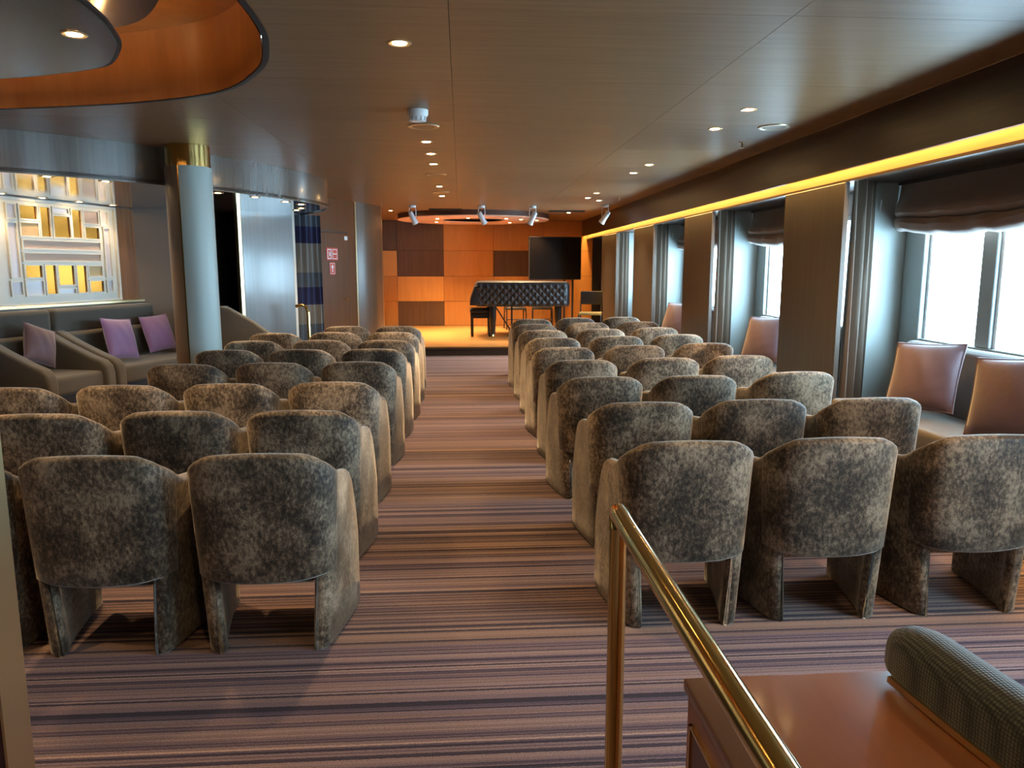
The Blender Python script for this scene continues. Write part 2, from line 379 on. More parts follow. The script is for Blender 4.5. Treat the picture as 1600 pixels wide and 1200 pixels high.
# recess wall, lid, drum and disc
mb = MB(); n = len(outl)
inn = [p+(Vector((-2.9,2.8))-p).normalized()*.005 for p in outl]
mb.add([(p.x,p.y,CZ-.001) for p in inn]+[(p.x,p.y,CZ+.42) for p in inn], [(i,(i+1)%n,(i+1)%n+n,i+n) for i in range(n)])
rec = struct(mb.build('ceiling_recess', 'recess', smooth=True), 'orange veneered wall of the curved ceiling recess')
cen = Vector((-2.9, 2.8))
def inset(d): 
    out = []
    for i, p in enumerate(outl):
        t = (outl[(i+1)%n]-outl[i-1]).normalized(); nn = Vector((-t.y, t.x))
        if nn.dot(cen-p) < 0: nn = -nn
        out.append(p+nn*d)
    return out
MB().prism([tuple(p) for p in inset(-.02)], CZ+.42, CZ+.46).build('recess_lid', 'recess', rec)
MB().add([(p.x,p.y,CZ-.004) for p in inset(-.004)]+[(p.x,p.y,CZ-.004) for p in inset(-.03)]+[(p.x,p.y,CZ+.03) for p in inset(-.004)], 
         [(i,(i+1)%n,(i+1)%n+n,i+n) for i in range(n)]+[(i,(i+1)%n,(i+1)%n+2*n,i+2*n) for i in range(n)]).build('edge_trim', 'blackm', rec)
disc = thing('ceiling_disc', 'dark glossy suspended ceiling disc inside the curved recess', 'ceiling disc', (0,0,0), kind='structure')
MB().prism([tuple(p) for p in inset(.66)], CZ+.01, CZ+.05).build('lower_plate', 'disc', disc, bevel=.01, seg=2, smooth=False)
MB().prism([tuple(p) for p in inset(.645)], CZ+.016, CZ+.03).build('edge_trim', 'blackm', disc)
MB().prism([tuple(p) for p in inset(.76)], CZ+.05, CZ+.42).build('drum', 'gloss', disc)
MB().prism([(p.x+.03, p.y-.50) for p in inset(.30)], CZ+.17, CZ+.41).build('upper_tier', 'disc', disc)
led = MB(); rr = inset(.70); r2 = inset(.72)
led.add([(p.x,p.y,CZ+.065) for p in rr]+[(p.x,p.y,CZ+.065) for p in r2], [(i,(i+1)%n,(i+1)%n+n,i+n) for i in range(n)])
tag(led.build('light_strip', 'led2'), 'warm light strip on top of the suspended ceiling disc', 'light strip')

# ---- right side: soffit fascia, cove valance, window wall, fins, window panels
struct(MB().box((2.80, YR, 2.21), (2.83, YB, CZ)).build('trim_1', 'soffit'), 'dark wood fascia above the windows')
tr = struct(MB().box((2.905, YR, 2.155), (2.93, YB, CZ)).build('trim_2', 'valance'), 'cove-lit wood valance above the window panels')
struct(MB().box((2.90, YR, 2.135), (2.94, YB, 2.155)).build('trim_3', 'soffit'), 'dark lower lip of the lit valance')
struct(MB().box((2.94, YR, 2.17), (3.9, YB, 2.22)).build('ceiling_niche', 'soffit'), 'dark ceiling of the window niches')
for k in range(6):
    y0 = -3.9 + k*3.58
    tag(MB().box((2.835, y0, 2.375), (2.85, y0+3.5, 2.39)).build('light_strip', 'led'), 'warm light strip hidden in the cove above the windows', 'light strip', 'cove light strips')
    lamp('cove_lamp', 'AREA', (2.865, y0+1.75, 2.40), 26, (1.0,.60,.19), .04, 3.5, rot=(0,0,0))
FIN = [-2.45, .35, 3.15, 5.97, 9.05, 11.95, 14.75]
WZ0, WZ1 = .90, 1.98
mb = MB(); mb.box((XW, YR, 0), (XW+.12, YB, WZ0)); mb.box((XW, YR, WZ1), (XW+.12, YB, 2.2)); 
edges = [YR]
bays = []
prev = -3.95
for fy in FIN:
    a, b = prev+.25, fy-.02
    bays.append((a, b, fy)); prev = fy
for (a, b, fy) in bays: mb.box((XW, edges[-1], WZ0), (XW+.12, a, WZ1)); edges.append(b)
mb.box((XW, edges[-1], WZ0), (XW+.12, YB, WZ1))
struct(mb.build('wall_right', 'hull'), 'window wall of the lounge')
for k, (a, b, fy) in enumerate(bays):
    wn = thing('window_%d' % (k+1), None, None, (XW, 0, 0), kind='structure'); wn['label'] = 'tall grey framed lounge window'
    fw = .045
    MB().box((-.02,a,WZ0),(.08,b,WZ0+.05)).build('sill', 'alu', wn, .004, 1)
    MB().box((-.02,a,WZ1-.05),(.08,b,WZ1)).build('head', 'alu', wn, .004, 1)
    # far jamb: dark line, grey post, white post
    MB().box((-.03,b-.26,WZ0),(.08,b,WZ1)).build('jamb', 'alu', wn, .006, 1)
    MB().box((-.02,a,WZ0),(.08,a+.08,WZ1)).build('jamb', 'alu', wn, .006, 1)
    g1 = b-.26; g0 = a+.08; wdt = (g1-g0-2*.15)/3
    for j in range(3):
        p1 = g1 - j*(wdt+.15); p0 = p1-wdt
        MB().box((.045,p0,WZ0+.05),(.051,p1,WZ1-.05)).build('pane', 'glass', wn)
        if j < 2: MB().box((-.015,p0-.15,WZ0+.05),(.08,p0,WZ1-.05)).build('mullion', 'alu', wn, .006, 1)
        for q0, q1 in ((p1-.03, p1), (p0, p0+.03)): MB().box((.012,q0,WZ0+.05),(.04,q1,WZ1-.05)).build('glazing_bead', 'white', wn, .003, 1)
    pl = lamp('sky_portal', 'AREA', (XW+.11, (g0+g1)/2, (WZ0+WZ1)/2), 1, (1,1,1), 1.0, 1.0, rot=(0, math.pi/2, 0))
    pl.data.size = WZ1-WZ0-.1; pl.data.size_y = g1-g0; pl.data.cycles.is_portal = True
trn = 4
for fy in FIN:
    struct(MB().box((3.22, fy, 0), (XW, fy+.07, 2.17)).build('trim_%d' % trn, 'lightwall', bevel=.004, seg=1), 'pale partition fin between two windows'); trn += 1
PANEL = [(2.6,3.60), (5.67,6.73), (8.72,9.80), (11.40,12.70), (14.15,15.60), (-.1,.95)]
for a, b in PANEL:
    struct(MB().box((2.895, a, 0), (2.935, b, 2.135)).build('trim_%d' % trn, 'panel', bevel=.003, seg=1), 'tall flat wood panel standing in front of the windows'); trn += 1

# ---- stage
stg = thing('stage', 'low wooden stage at the end of the aisle', 'stage', (0,0,0), kind='structure')
MB().box((-2.2, 12.95, 0), (3.6, YB+.1, ST-.02)).build('riser', 'rubber', stg)
MB().box((-2.2, 12.90, ST-.02), (3.6, YB+.1, ST)).build('deck', 'stage', stg, .004, 1)
MB().box((-2.2, 12.895, ST-.05), (3.6, 12.95, ST-.021)).build('nosing', 'soffit', stg)
wb = struct(MB().box((-3.2, YB+.03, 0), (3.9, YB+.2, CZ+.1)).build('wall_back', 'joint'), 'stage back wall of orange and dark veneer panels')
zs = [ST, .73, 1.30, 1.88, CZ]; xs = [-2.3, -1.45, -.39, .75, 1.90, 3.05]
pat = {(0,3):'umber',(0,2):'orange2',(1,3):'umber',(1,2):'umber',(1,1):'orange2',(1,0):'umber',(3,2):'umber'}
for i in range(5):
    for j in range(4):
        MB().box((xs[i]+.003, YB, zs[j]+.003), (xs[i+1]-.003, YB+.032, zs[j+1]-.003)).build('wall_panel', pat.get((i,j),'orange'), wb, .002, 1)
# ---- left side walls (following the curved plan of the lounge)
A2, B2 = Vector((-4.85, 8.0)), Vector((-4.2, 10.15))
wd = (B2-A2).normalized(); wn2 = Vector((wd.y, -wd.x))
Aext = A2 - wd*2.9
struct(MB().wallseg([tuple(Aext), tuple(B2)], .12, 0, CZ, 1).build('wall_left', 'walnut'), 'veneered alcove wall behind the sofas')
struct(MB().wallseg([tuple(Aext), (-7.4, 4.2), (-7.4, YR)], .12, 0, CZ, -1).build('wall_port', 'walnut'), 'veneered side wall')
struct(MB().box((-7.5, YR-.12, 0), (3.9, YR, CZ)).build('wall_rear', 'walnut'), 'veneered rear wall')
struct(MB().wallseg([tuple(B2), (-3.22, 10.32)], .10, 0, SZ, 1).build('wall_alcove', 'wallsoft'), 'grey laminate wall panel beside the alcove')
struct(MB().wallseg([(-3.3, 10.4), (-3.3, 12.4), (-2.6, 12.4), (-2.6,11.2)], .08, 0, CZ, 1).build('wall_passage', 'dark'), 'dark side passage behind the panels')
bp_ = struct(MB().wallseg([(-2.89, 10.42), (-2.33, 10.86)], .07, 0, SZ, 1).build('wall_panel_glossy', 'bluepanel'), 'glossy veneered wall panel reflecting the windows')
MB().wallseg([(-2.93, 10.385), (-2.895, 10.414)], .10, 0, SZ, 1).build('edge_strip', 'brass_dull', bp_)
MB().wallseg([(-2.328, 10.862), (-2.30, 10.884)], .08, 0, SZ, 1).build('edge_strip', 'cream', bp_)
dw = struct(MB().wallseg([(-2.42, 11.0), (-2.2, 11.55), (-1.70, 12.78)], .1, 0, CZ, 1).build('wall_door', 'cherry'), 'dark cherry veneered wall with the side door')
pn = struct(MB().wallseg([tuple(p.to_2d()) for p in catmull([(-1.70,12.75,0),(-1.56,12.98,0),(-1.45,13.25,0),(-1.38,13.6,0)], 5)], .09, 0, CZ, 1).build('wall_proscenium', 'walnut', smooth=False), 'curved striped walnut panel beside the stage')
MB().wallseg([(-1.715,12.72), (-1.70,12.75)], .10, 0, CZ, 1).build('edge_strip', 'brass_dull', pn)
MB().wallseg([(-1.378,13.6), (-1.37,13.64)], .10, 0, CZ, 1).build('edge_strip', 'brass_dull', pn)
struct(MB().wallseg([(-1.42,13.64), (-1.78, 15.5), (-1.85, YB)], .1, 0, CZ, 1).build('wall_stage_left', 'walnut'), 'stage side wall')
# canopy soffit with curved fascia
cp = [(-7.3, 4.3), (-5.6, 5.0), (-4.5, 5.62), (-3.55, 6.25), (-2.98, 6.76), (-2.66, 7.14), (-2.37, 7.55), (-2.05, 8.15), (-1.80, 8.72), (-1.66, 9.25), (-1.63, 9.7), (-1.75, 10.2), (-2.0, 10.7), (-2.3, 11.2)]
cpts = [tuple(p.to_2d()) for p in catmull([(*p,0) for p in cp], 6)]
cn = struct(MB().prism(cpts + [(-3.2,12.4), (-7.3,12.4)], SZ, SZ+.03).build('ceiling_canopy', 'under'), 'glossy low canopy ceiling over the sofas')
MB().wallseg(cpts, .03, SZ-.012, CZ, 1).build('fascia', 'gloss', cn, smooth=True)
# near partition at left
pt = struct(MB().box((-1.9, 1.425, 0), (-.905, 1.5, CZ)).build('wall_partition', 'inlay'), 'wooden partition end near the entrance')
MB().box((-.905, 1.42, 0), (-.90, 1.505, CZ)).build('edge_strip', 'brass_dull', pt)

# ================================================================== OBJECTS
# ---- tub chairs
half = [(0,-.288),(.09,-.286),(.165,-.277),(.218,-.255),(.248,-.215),(.263,-.155),(.271,-.06),(.279,.06),(.284,.16),(.286,.235)]
hp = catmull([(p[0]*1.005,p[1],0) for p in half], 8)
plan = [Vector((-p.x,p.y,0)) for p in hp[::-1]][:-1] + hp
arc = [0.]
for a, b in zip(plan, plan[1:]): arc.append(arc[-1]+(b-a).length)
mid = arc[-1]/2
def nrm(i):
    t = (plan[min(i+1,len(plan)-1)]-plan[max(i-1,0)]).normalized(); return Vector((t.y,-t.x,0))
def sm(t): t = max(0,min(1,t)); return t*t*(3-2*t)
def topz(s): 
    s = abs(s)
    back = .82 - .010*(s/.2)**2
    arm = .70 - .035*max(0,(s-.34))/.25
    if s > .545: arm -= .022*((s-.545)/.05)**2
    return back + (arm-back)*sm((s-.16)/.28)
def flare(z, y=-.3):
    k = max(0., min(1., (y+.22)/.34)); return (.048*z/.8-.022)*(1-k) + .016*k
def shell_ring(i, z0, th=.072, z1=None, shrink=0.):
    s = arc[i]-mid; p = plan[i]; n_ = nrm(i); zt = topz(s) if z1 is None else z1
    r = min(.026, th/2-.002); ring = []
    def P(off, z): return p + n_*(flare(z, p.y)-off) + Vector((0,0,z))
    lo = .012
    o0, o1 = shrink, th-shrink
    ring += [P(o0+lo, z0), P(o0, z0+lo)]
    for k in range(1,4): ring.append(P(o0, z0+lo+(zt-r-z0-lo)*k/4))
    for k in range(7):
        a = math.pi*k/6; ring.append(P((o0+o1)/2-((o1-o0)/2)*math.cos(a), zt-r+r*math.sin(a)))
    for k in range(3,0,-1): ring.append(P(o1, z0+lo+(zt-r-z0-lo)*k/4))
    ring += [P(o1, z0+lo), P(o1-lo, z0)]
    return ring
def make_chair():
    t = thing('tub_chair', 'x', 'chair', group='velvet tub chairs set out in rows')
    N = len(plan)
    def build_range(idx, z0f, name, z1=None, round_ends=True, inner=0.):
        rings = []
        seq = list(idx)
        if round_ends:
            seq_s = [(seq[0], .028, -.026), (seq[0], .012, -.018), (seq[0], 0, 0)] + [(i,0,0) for i in seq[1:-1]] + [(seq[-1],0,0),(seq[-1],.012,.018),(seq[-1],.028,.026)]
        else: seq_s = [(i,0,0) for i in seq]
        for i, sh, adv in seq_s:
            rg = shell_ring(i, z0f(i), z1=z1, shrink=sh+inner)
            if inner: rg = [q - Vector((0,0,inner if q.z > .5 else 0)) for q in rg]
            if adv:
                d = (plan[min(i+1,N-1)]-plan[max(i-1,0)]).normalized()*adv
                if z1 is None: rg = [q + d - Vector((0,0, sh*.8 if q.z > .5 else 0)) for q in rg]
                else: rg = [q + d for q in rg]
            rings.append(rg)
        return MB().loops(rings).build(name, 'velvet', t, smooth=True)
    def zb(i):
        s = abs(arc[i]-mid); return .305 + .016*min(1,(s/.22)**2)
    # the back panel is proud of the two side slabs that carry it down to the floor
    kb = [i for i in range(N) if abs(arc[i]-mid) < .33]
    build_range(kb, zb, 'backrest')
    k0 = next(i for i in range(N) if arc[i]-mid > .262)
    for sgn in (1, -1):
        build_range(range(k0, N) if sgn == 1 else range(0, N-k0), lambda i: .0, 'side_panel', inner=.004)
    # seat between the arms
    MB().box((-.19,-.20,.27),(.19,.235,.43)).build('seat', 'velvet', t, .035, 3)
    return t
proto = make_chair()
RX, LX = [.91, 1.56, 2.22], [-.77, -1.36, -1.95]
RY = [[2.91,3.79,4.71,5.59,6.49,7.40,8.32,9.22,10.10],[2.93,3.83,4.73,5.68,6.62,7.54,8.46,9.40,10.33],[2.94,3.84,4.85,5.80,6.78,7.69,8.60,9.54,10.44]]
RXX = [[.92,.94,.89,.91,.89,.91,.91,.90,.95],[1.54,1.57,1.52,1.57,1.55,1.58,1.59,1.59,1.57],[2.19,2.21,2.23,2.21,2.24,2.25,2.25,2.27,2.24]]
LYY = [[2.81,3.68,4.60,5.59,6.48,7.27,8.16,9.00],[2.82,3.70,4.57,5.57,6.47,7.30,8.20,9.03],[2.83,3.67,4.55,5.52,6.46,7.27,8.12]]
LXX = [[-.77,-.785,-.79,-.77,-.755,-.73,-.735,-.755],[-1.38,-1.39,-1.37,-1.36,-1.34,-1.35,-1.36,-1.34],[-1.96,-1.97,-1.94,-1.91,-1.91,-1.98,-1.97]]
ORD = ['first','second','third','fourth','fifth','sixth','seventh','eighth','ninth']
first = True
def put_chair(x, ytop, label, rz):
    global first
    o = proto if first else copy_tree(proto); first = False
    o.location = (x, ytop+.25, 0); o.rotation_euler = (0,0,rz); o['label'] = label
for c in range(3):
    for r in range(9):
        seat = ['aisle seat', 'middle seat', 'seat nearest the windows'][c]
        put_chair(RXX[c][r], RY[c][r], 'brown velvet tub chair, window-side block, %s, %s row from the stage' % (seat, ORD[8-r]), math.radians(random.uniform(-1.2,1.2)))
for c in range(3):
    for r in range(len(LXX[c])):
        seat = ['aisle seat', 'second seat from the aisle', 'third seat from the aisle'][c]
        if c: LXX[c][r] = min(LXX[c][r], LXX[c-1][r]-.612)
        put_chair(LXX[c][r], LYY[c][r], 'brown velvet tub chair, column-side block, %s, %s row from the stage' % (seat, ORD[7-r]), math.radians(random.uniform(-1.2,1.2)))
put_chair(LXX[2][2]-.615, 4.50, 'brown velvet tub chair, column-side block, fourth seat from the aisle, sixth row from the stage', .03)

# ---- column
cx, cy, cr = -2.395, 7.06, .195
cl = thing('column', 'round two-tone column with brass collar, standing before the sofas', 'column', (cx,cy,0), kind='structure')
def arcpts(a0, a1, r, n=20): return [(r*math.cos(a0+(a1-a0)*i/n), r*math.sin(a0+(a1-a0)*i/n)) for i in range(n+1)]
ca = math.atan2(-cy, -cx)          # towards the viewing end of the room
s0 = ca - .45
MB().prism(arcpts(s0+.03, s0+math.pi-.03, cr, 28), 0, 2.37).build('cladding', 'teal', cl, smooth=True)
MB().prism(arcpts(s0+math.pi+.03, s0+2*math.pi-.03, cr, 28), 0, 2.37).build('cladding', 'taupe', cl, smooth=True)
for a in (s0, s0+math.pi):
    MB().prism(arcpts(a-.028, a+.028, cr+.003, 3)+arcpts(a+.028, a-.028, cr-.02, 3), 0, 2.37).build('brass_strip', 'brass', cl)
MB().lathe([(cr-.006,2.371),(cr-.006,CZ-.002)], 40).build('brass_collar', 'brass', cl, smooth=True)
MB().lathe([(cr-.03,.0),(cr-.03,2.375)], 24).build('core', 'blackm', cl)

# ---- lattice mirror on the alcove wall: every pane from its place in the wall plane
WP = Vector((A2.x, A2.y, 0)) + Vector((wn2.x, wn2.y, 0))*.01; WN = Vector((wn2.x, wn2.y, 0)); WD = Vector((wd.x, wd.y, 0))
lat = thing('lattice_mirror', 'cream lattice screen of amber mirror and pale glass above the sofas', 'wall mirror', (A2.x,A2.y,0), math.atan2(wd.y, wd.x))
def wsz(x, y): p = onplane(x, y, WP, WN); return (p-Vector((A2.x,A2.y,0))).dot(WD), p.z
def cpx(u, v): return wsz(u/6.0, 280+v/6.0)            # from the enlarged view of the screen
panes = [('amber',(150,250,312,372)),('goldglass',(165,410,328,530)),('amber',(350,265,440,538)),('opal',(465,275,605,318)),('amber',(476,350,628,545)),
 ('amber',(648,292,735,548)),('pinkglass',(755,305,888,415)),('amber',(772,455,900,558)),('opal',(915,312,975,425)),('opal',(962,465,1010,910)),
 ('pinkglass',(188,585,910,655)),('pinkglass',(198,700,915,765)),('amber',(210,810,365,920)),('opal',(222,955,380,1085)),('amber',(405,808,500,1075)),
 ('amber',(520,810,668,990)),('opal',(530,1030,680,1070)),('amber',(698,812,785,1062)),('goldglass',(805,815,930,908)),('amber',(820,955,945,1055)),('opal',(985,950,1030,1050)),
 ('opal',(60,410,140,920)),('opal',(85,965,180,1085)),('opal',(30,235,105,360))]
s_r = cpx(1080, 700)[0]; z_t = SZ-.012; z_b = 1.10
s_l = -2.2
MB().box((s_l,.012-.05,z_b),(s_r,-.03,z_t)).build('backing', 'cream', lat)   # recess behind the bars (local y- is the room)
fr = MB(); ybar0, ybar1 = -.062, -.038
rects = []
for m_, (u0,v0,u1,v1) in panes:
    p00 = cpx(u0,v0); p11 = cpx(u1,v1); p01 = cpx(u0,v1); p10 = cpx(u1,v0)
    a0 = (p00[0]+p01[0])/2; a1 = (p10[0]+p11[0])/2; b1 = (p00[1]+p10[1])/2; b0 = (p01[1]+p11[1])/2
    rects.append((m_, a0, a1, b0, b1))
period = 1.62
allr = []
for shift in (0, -period):
    for m_, a0, a1, b0, b1 in rects:
        a0s, a1s = a0+shift, a1+shift
        allr.append((m_, max(a0s,s_l+.02), a1s, max(b0,z_b+.03), min(b1,z_t-.035)))
for m_, a0, a1, b0, b1 in allr:
    MB().box((a0,-.042,b0),(a1,-.037,b1)).build('pane', m_, lat)
    # raised bars round each pane
    bw = .016
    for q in (((a0-bw,-.06,b0-bw),(a0,-.036,b1+bw)), ((a1,-.06,b0-bw),(a1+bw,-.036,b1+bw)), ((a0,-.06,b1),(a1,-.036,b1+bw)), ((a0,-.06,b0-bw),(a1,-.036,b0))): fr.box(*q)
fr.box((s_l,-.055,z_b),(s_r,-.0365,z_b+.022)); fr.box((s_l,-.055,z_t-.03),(s_r,-.0365,z_t)); fr.box((s_r-.03,-.066,z_b),(s_r,-.0365,z_t))
fr.build('lattice_bars', 'cream', lat)
s_e = wsz(240, 469)[0]
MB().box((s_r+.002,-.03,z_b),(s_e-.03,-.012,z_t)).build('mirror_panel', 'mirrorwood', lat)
MB().box((s_e-.03,-.07,z_b-.03),(s_e,-.012,z_t)).build('frame_side', 'brass_dull', lat)
MB().box((s_l,-.09,z_b-.035),(s_e,-.012,z_b-.002)).build('ledge', 'brass_dull', lat, .004, 1)

# ---- sofas along the alcove wall (local x along the wall, local -y towards the room)
RZ = math.atan2(wd.y, wd.x)
def sofa(name, label, s0, s1, arms):
    t = thing(name, label, 'sofa', (A2.x+wd.x*s0, A2.y+wd.y*s0, 0), RZ, 'upholstered sofas along the alcove wall')
    Ln = s1-s0
    MB().box((.005,-.30,.78),(Ln-.005,-.10,1.055)).build('headrest', 'sofa', t, .055, 4)
    MB().box((.01,-.36,.30),(Ln-.01,-.11,.80)).build('backrest', 'sofa', t, .06, 4)
    MB().box((.08,-1.0,.24),(Ln-.08 if len(arms)>1 else Ln,-.30,.43)).build('seat', 'sofa', t, .05, 4)
    MB().box((.02,-.96,0),(Ln-.02,-.12,.25)).build('base', 'blackm', t, .01, 1)
    for a in arms:
        x0, x1 = (0.0, .13) if a == 0 else (Ln-.13, Ln)
        prof = [(-.13,.05),(-.13,.90),(-.22,.86),(-.55,.70),(-.85,.575),(-.98,.53),(-1.04,.48),(-1.06,.40),(-1.06,.05)]
        m_ = MB(); k = len(prof)
        m_.add([(x0,y,z) for y,z in prof]+[(x1,y,z) for y,z in prof], [tuple(range(k)), tuple(range(2*k-1,k-1,-1))]+[(i,(i+1)%k,(i+1)%k+k,i+k) for i in range(k)])
        m_.build('arm', 'sofa', t, .035, 3)
    return t
sofa('armchair_sofa', 'grey-green sofa unit with sloping arms, nearest the partition', -.32, .57, (0,1))
sofa('sofa', 'long grey-green sofa with sloping arm below the lattice screen', .60, 2.2, (0,))
# short dark sofa arm seen behind the column
t = thing('sofa', 'dark sofa with sloping arm standing behind the column by the passage', 'sofa', (-3.02, 9.66, 0), math.radians(4))
prof = [(.0,.05),(.0,1.02),(.12,1.0),(.42,.82),(.62,.66),(.66,.58),(.66,.05)]; k = len(prof)
m_ = MB(); m_.add([(x,0,z) for x,z in prof]+[(x,.14,z) for x,z in prof], [tuple(range(k)), tuple(range(2*k-1,k-1,-1))]+[(i,(i+1)%k,(i+1)%k+k,i+k) for i in range(k)]); m_.build('arm', 'sofa', t, .03, 3)
MB().box((-.13,.0,.05),(.0,.66,1.0)).build('backrest', 'sofa', t, .05, 3)
MB().box((.01,.145,.1),(.62,.66,.43)).build('seat', 'sofa', t, .05, 3)

# ---- cushions
def pillow_mesh(name, mat, parent, sx=.46, sz=.46, th=.15, pinch=.05):
    n = 16; top = []; bot = []
    for i in range(n+1):
        a = -1+2*i/n; ra = []; rb = []
        for j in range(n+1):
            b = -1+2*j/n
            h = th/2*((1-a*a)**.55)*((1-b*b)**.55)
            kx = 1-pinch*(1-b*b)*abs(a)**3*1.0; kz = 1-pinch*(1-a*a)*abs(b)**3
            wr = (.004*math.sin(9*a+4*b)+.007*math.sin(14*b-5*a+2)*max(0,-b)*max(0,a+.3))*(1-a*a)*(1-b*b)
            ra.append((a*sx/2*kx, -h-wr-.002, b*sz/2*kz)); rb.append((a*sx/2*kx, h+.002, b*sz/2*kz))
        top.append(ra); bot.append(rb)
    m_ = MB().grid(top).grid(bot)
    ring = [(0,j) for j in range(n)]+[(i,n) for i in range(n)]+[(n,n-j) for j in range(n)]+[(n-i,0) for i in range(n)]
    N1 = n+1
    for (i,j),(i2,j2) in zip(ring, ring[1:]+ring[:1]):
        m_.f.append((i*N1+j, i2*N1+j2, N1*N1+i2*N1+j2, N1*N1+i*N1+j))
    o = m_.build(name, mat, parent, smooth=True)
    pts = [top[i][j] for i,j in ring]; pts.append(pts[0])
    return o, [(p[0], 0, p[2]) for p in pts]
def cushion(mat, label, loc, rz, lean, roll=0., s=.46, group=None):
    t = thing('cushion', label, 'cushion', loc, rz, group); t.rotation_euler = (lean, roll, rz)
    o, ring = pillow_mesh('cover', mat, t, s, s)
    MB().tube(ring, .006, 6, False).build('piping', mat, t, smooth=True)
    return t
sp = lambda s, off, z: (A2.x+wd.x*s+wn2.x*off, A2.y+wd.y*s+wn2.y*off, z)
cushion('purple', 'purple velvet cushion on the long grey-green sofa', sp(1.20,.60,.69), RZ, math.radians(-16), .09, .47)
cushion('purple', 'purple velvet cushion half hidden by the column on the long sofa', sp(1.98,.50,.69), RZ-.1, math.radians(-16), -.05, .45)
cushion('pillow', 'pink velvet cushion on the sofa unit beside the sloping arms', sp(.16,.52,.715), RZ, math.radians(-14), .35, .40)

# ---- window benches with cushions
def bench(label, y0, y1):
    t = thing('window_bench', label, 'bench', (2.86, y0, 0), 0, 'upholstered benches in the window niches')
    Ln = y1-y0
    MB().box((.02,0.02,0),(.70,Ln-.02,.28)).build('base', 'soffit', t)
    MB().box((0,0,.28),(.56,Ln,.50)).build('seat', 'banq', t, .045, 4)
    prof = [(.44,.42),(.56,.92),(.60,.945),(.66,.945),(.69,.92),(.70,.42)]; k = len(prof)
    m_ = MB(); m_.add([(x,.01,z) for x,z in prof]+[(x,Ln-.01,z) for x,z in prof], [tuple(range(k)), tuple(range(2*k-1,k-1,-1))]+[(i,(i+1)%k,(i+1)%k+k,i+k) for i in range(k)])
    m_.build('backrest', 'banq', t, .015, 2)
bench('brown window bench with two mauve cushions beside the windows', 3.7, 5.62)
bench('brown window bench in the second niche, one mauve cushion', 6.85, 8.55)
bench('brown window bench in the third niche behind the tub chairs', 9.95, 11.3)
def wc(label, y, x=3.12, z=.77, rz=math.radians(-62), roll=.0, s=.47):
    return cushion('pillow', label, (x,y,z), rz, math.radians(-20), roll, s)
wc('mauve velvet cushion at the far end of the window bench', 4.86, roll=-.06)
wc('mauve velvet cushion in the middle of the first window bench', 4.02, roll=-.10)
wc('mauve velvet cushion on the bench in the second niche', 7.62, roll=-.05)
wc('mauve velvet cushion on the bench in the third niche', 10.75, x=3.09)

# ---- window curtains
def curtain(name, mat, label, p0, p1, z0, z1, folds, amp, flare_b=1., group=None, cat='curtain', tie=0.):
    p0 = Vector(p0); p1 = Vector(p1); d = p1-p0; L_ = d.length; d.normalize(); nr = Vector((d.y,-d.x))
    nu = folds*8; nv = 14; fr_ = []; bk = []
    for j in range(nv+1):
        v = j/nv; z = z0+(z1-z0)*v; wsc = 1+(flare_b-1)*(1-v)**1.5 - tie*math.exp(-((v-.35)/.16)**2)
        ra = []; rb = []
        for i in range(nu+1):
            u = i/nu; q = p0 + d*(L_*.5+L_*(u-.5)*wsc)
            a = amp*(.6+.4*(1-v))*math.sin(u*folds*2*math.pi+.5*math.sin(v*3+u*5)) + .3*amp*math.sin(u*folds*4.7+v*2)
            qa = q+nr*(a+.003); qb = q+nr*(a-.003)
            ra.append((qa.x,qa.y,z)); rb.append((qb.x,qb.y,z))
        fr_.append(ra); bk.append(rb)
    m_ = MB().grid(fr_).grid(bk); N1 = nu+1; o = (nv+1)*N1
    for i in range(nu):
        m_.f += [(i,i+1,o+i+1,o+i), (nv*N1+i, o+nv*N1+i, o+nv*N1+i+1, nv*N1+i+1)]
    for j in range(nv):
        m_.f += [(j*N1,o+j*N1,o+(j+1)*N1,(j+1)*N1), (j*N1+nu,(j+1)*N1+nu,o+(j+1)*N1+nu,o+j*N1+nu)]
    return tag(m_.build(name, mat, smooth=True), label, cat, group)
cl_lab = ['taupe curtain hanging by the first window panel, beside the window bench', 'taupe curtain hanging beside the second niche', 'taupe curtain hanging beside the third niche', 'taupe curtain hanging by the window panel nearest the stage']
for i, fy in enumerate(FIN[3:]):
    curtain('curtain', 'curtain', cl_lab[i], (2.985, fy-.24), (3.24, fy-.10), .10, 2.168, 3, .045, 1.15, 'window curtains')
curtain('curtain', 'curtain', 'golden taupe curtain hanging beside the stage behind the screen', (2.98, 15.75), (3.2, 16.1), .2, 2.165, 4, .04, 1.1, 'window curtains')

# ---- roman blinds
def blind(label, y0, y1):
    t = thing('roman_blind', label, 'blind', (3.50, y0, 0), 0, 'roman blinds over the windows')
    prof = [(-.01,2.165,0),(-.02,2.10,0),(-.05,2.03,.1),(-.11,1.97,.3),(-.13,1.93,.5),(-.10,1.905,.6),(-.055,1.900,.6),(-.10,1.895,.65),(-.135,1.865,.8),(-.125,1.825,.95),(-.08,1.80,1.),(-.03,1.805,1.),(-.005,1.84,.9),(.0,2.165,0)]
    P = []; Ln = y1-y0; n_ = 30
    for i in range(n_+1):
        u = i/n_; sag = .075*(1-(2*u-1)**2); e = min(1, 9*min(u,1-u)+.35); 
        wr = .012*math.sin(u*31)+.008*math.sin(u*57+1)
        P.append([(x*e*(1+wr*8*s_), u*Ln, z-sag*s_+(wr*.5*s_)) for x,z,s_ in prof])
    MB().loops(P).build('fabric', 'blind', t, smooth=True)
    MB().box((-.03,0,2.14),(.0,Ln,2.168)).build('headrail', 'soffit', t)
    MB().tube([(-.16,Ln-.0,2.03),(-.16,Ln+.02,1.95)], .006, 8).build('cord_toggle', 'white', t)
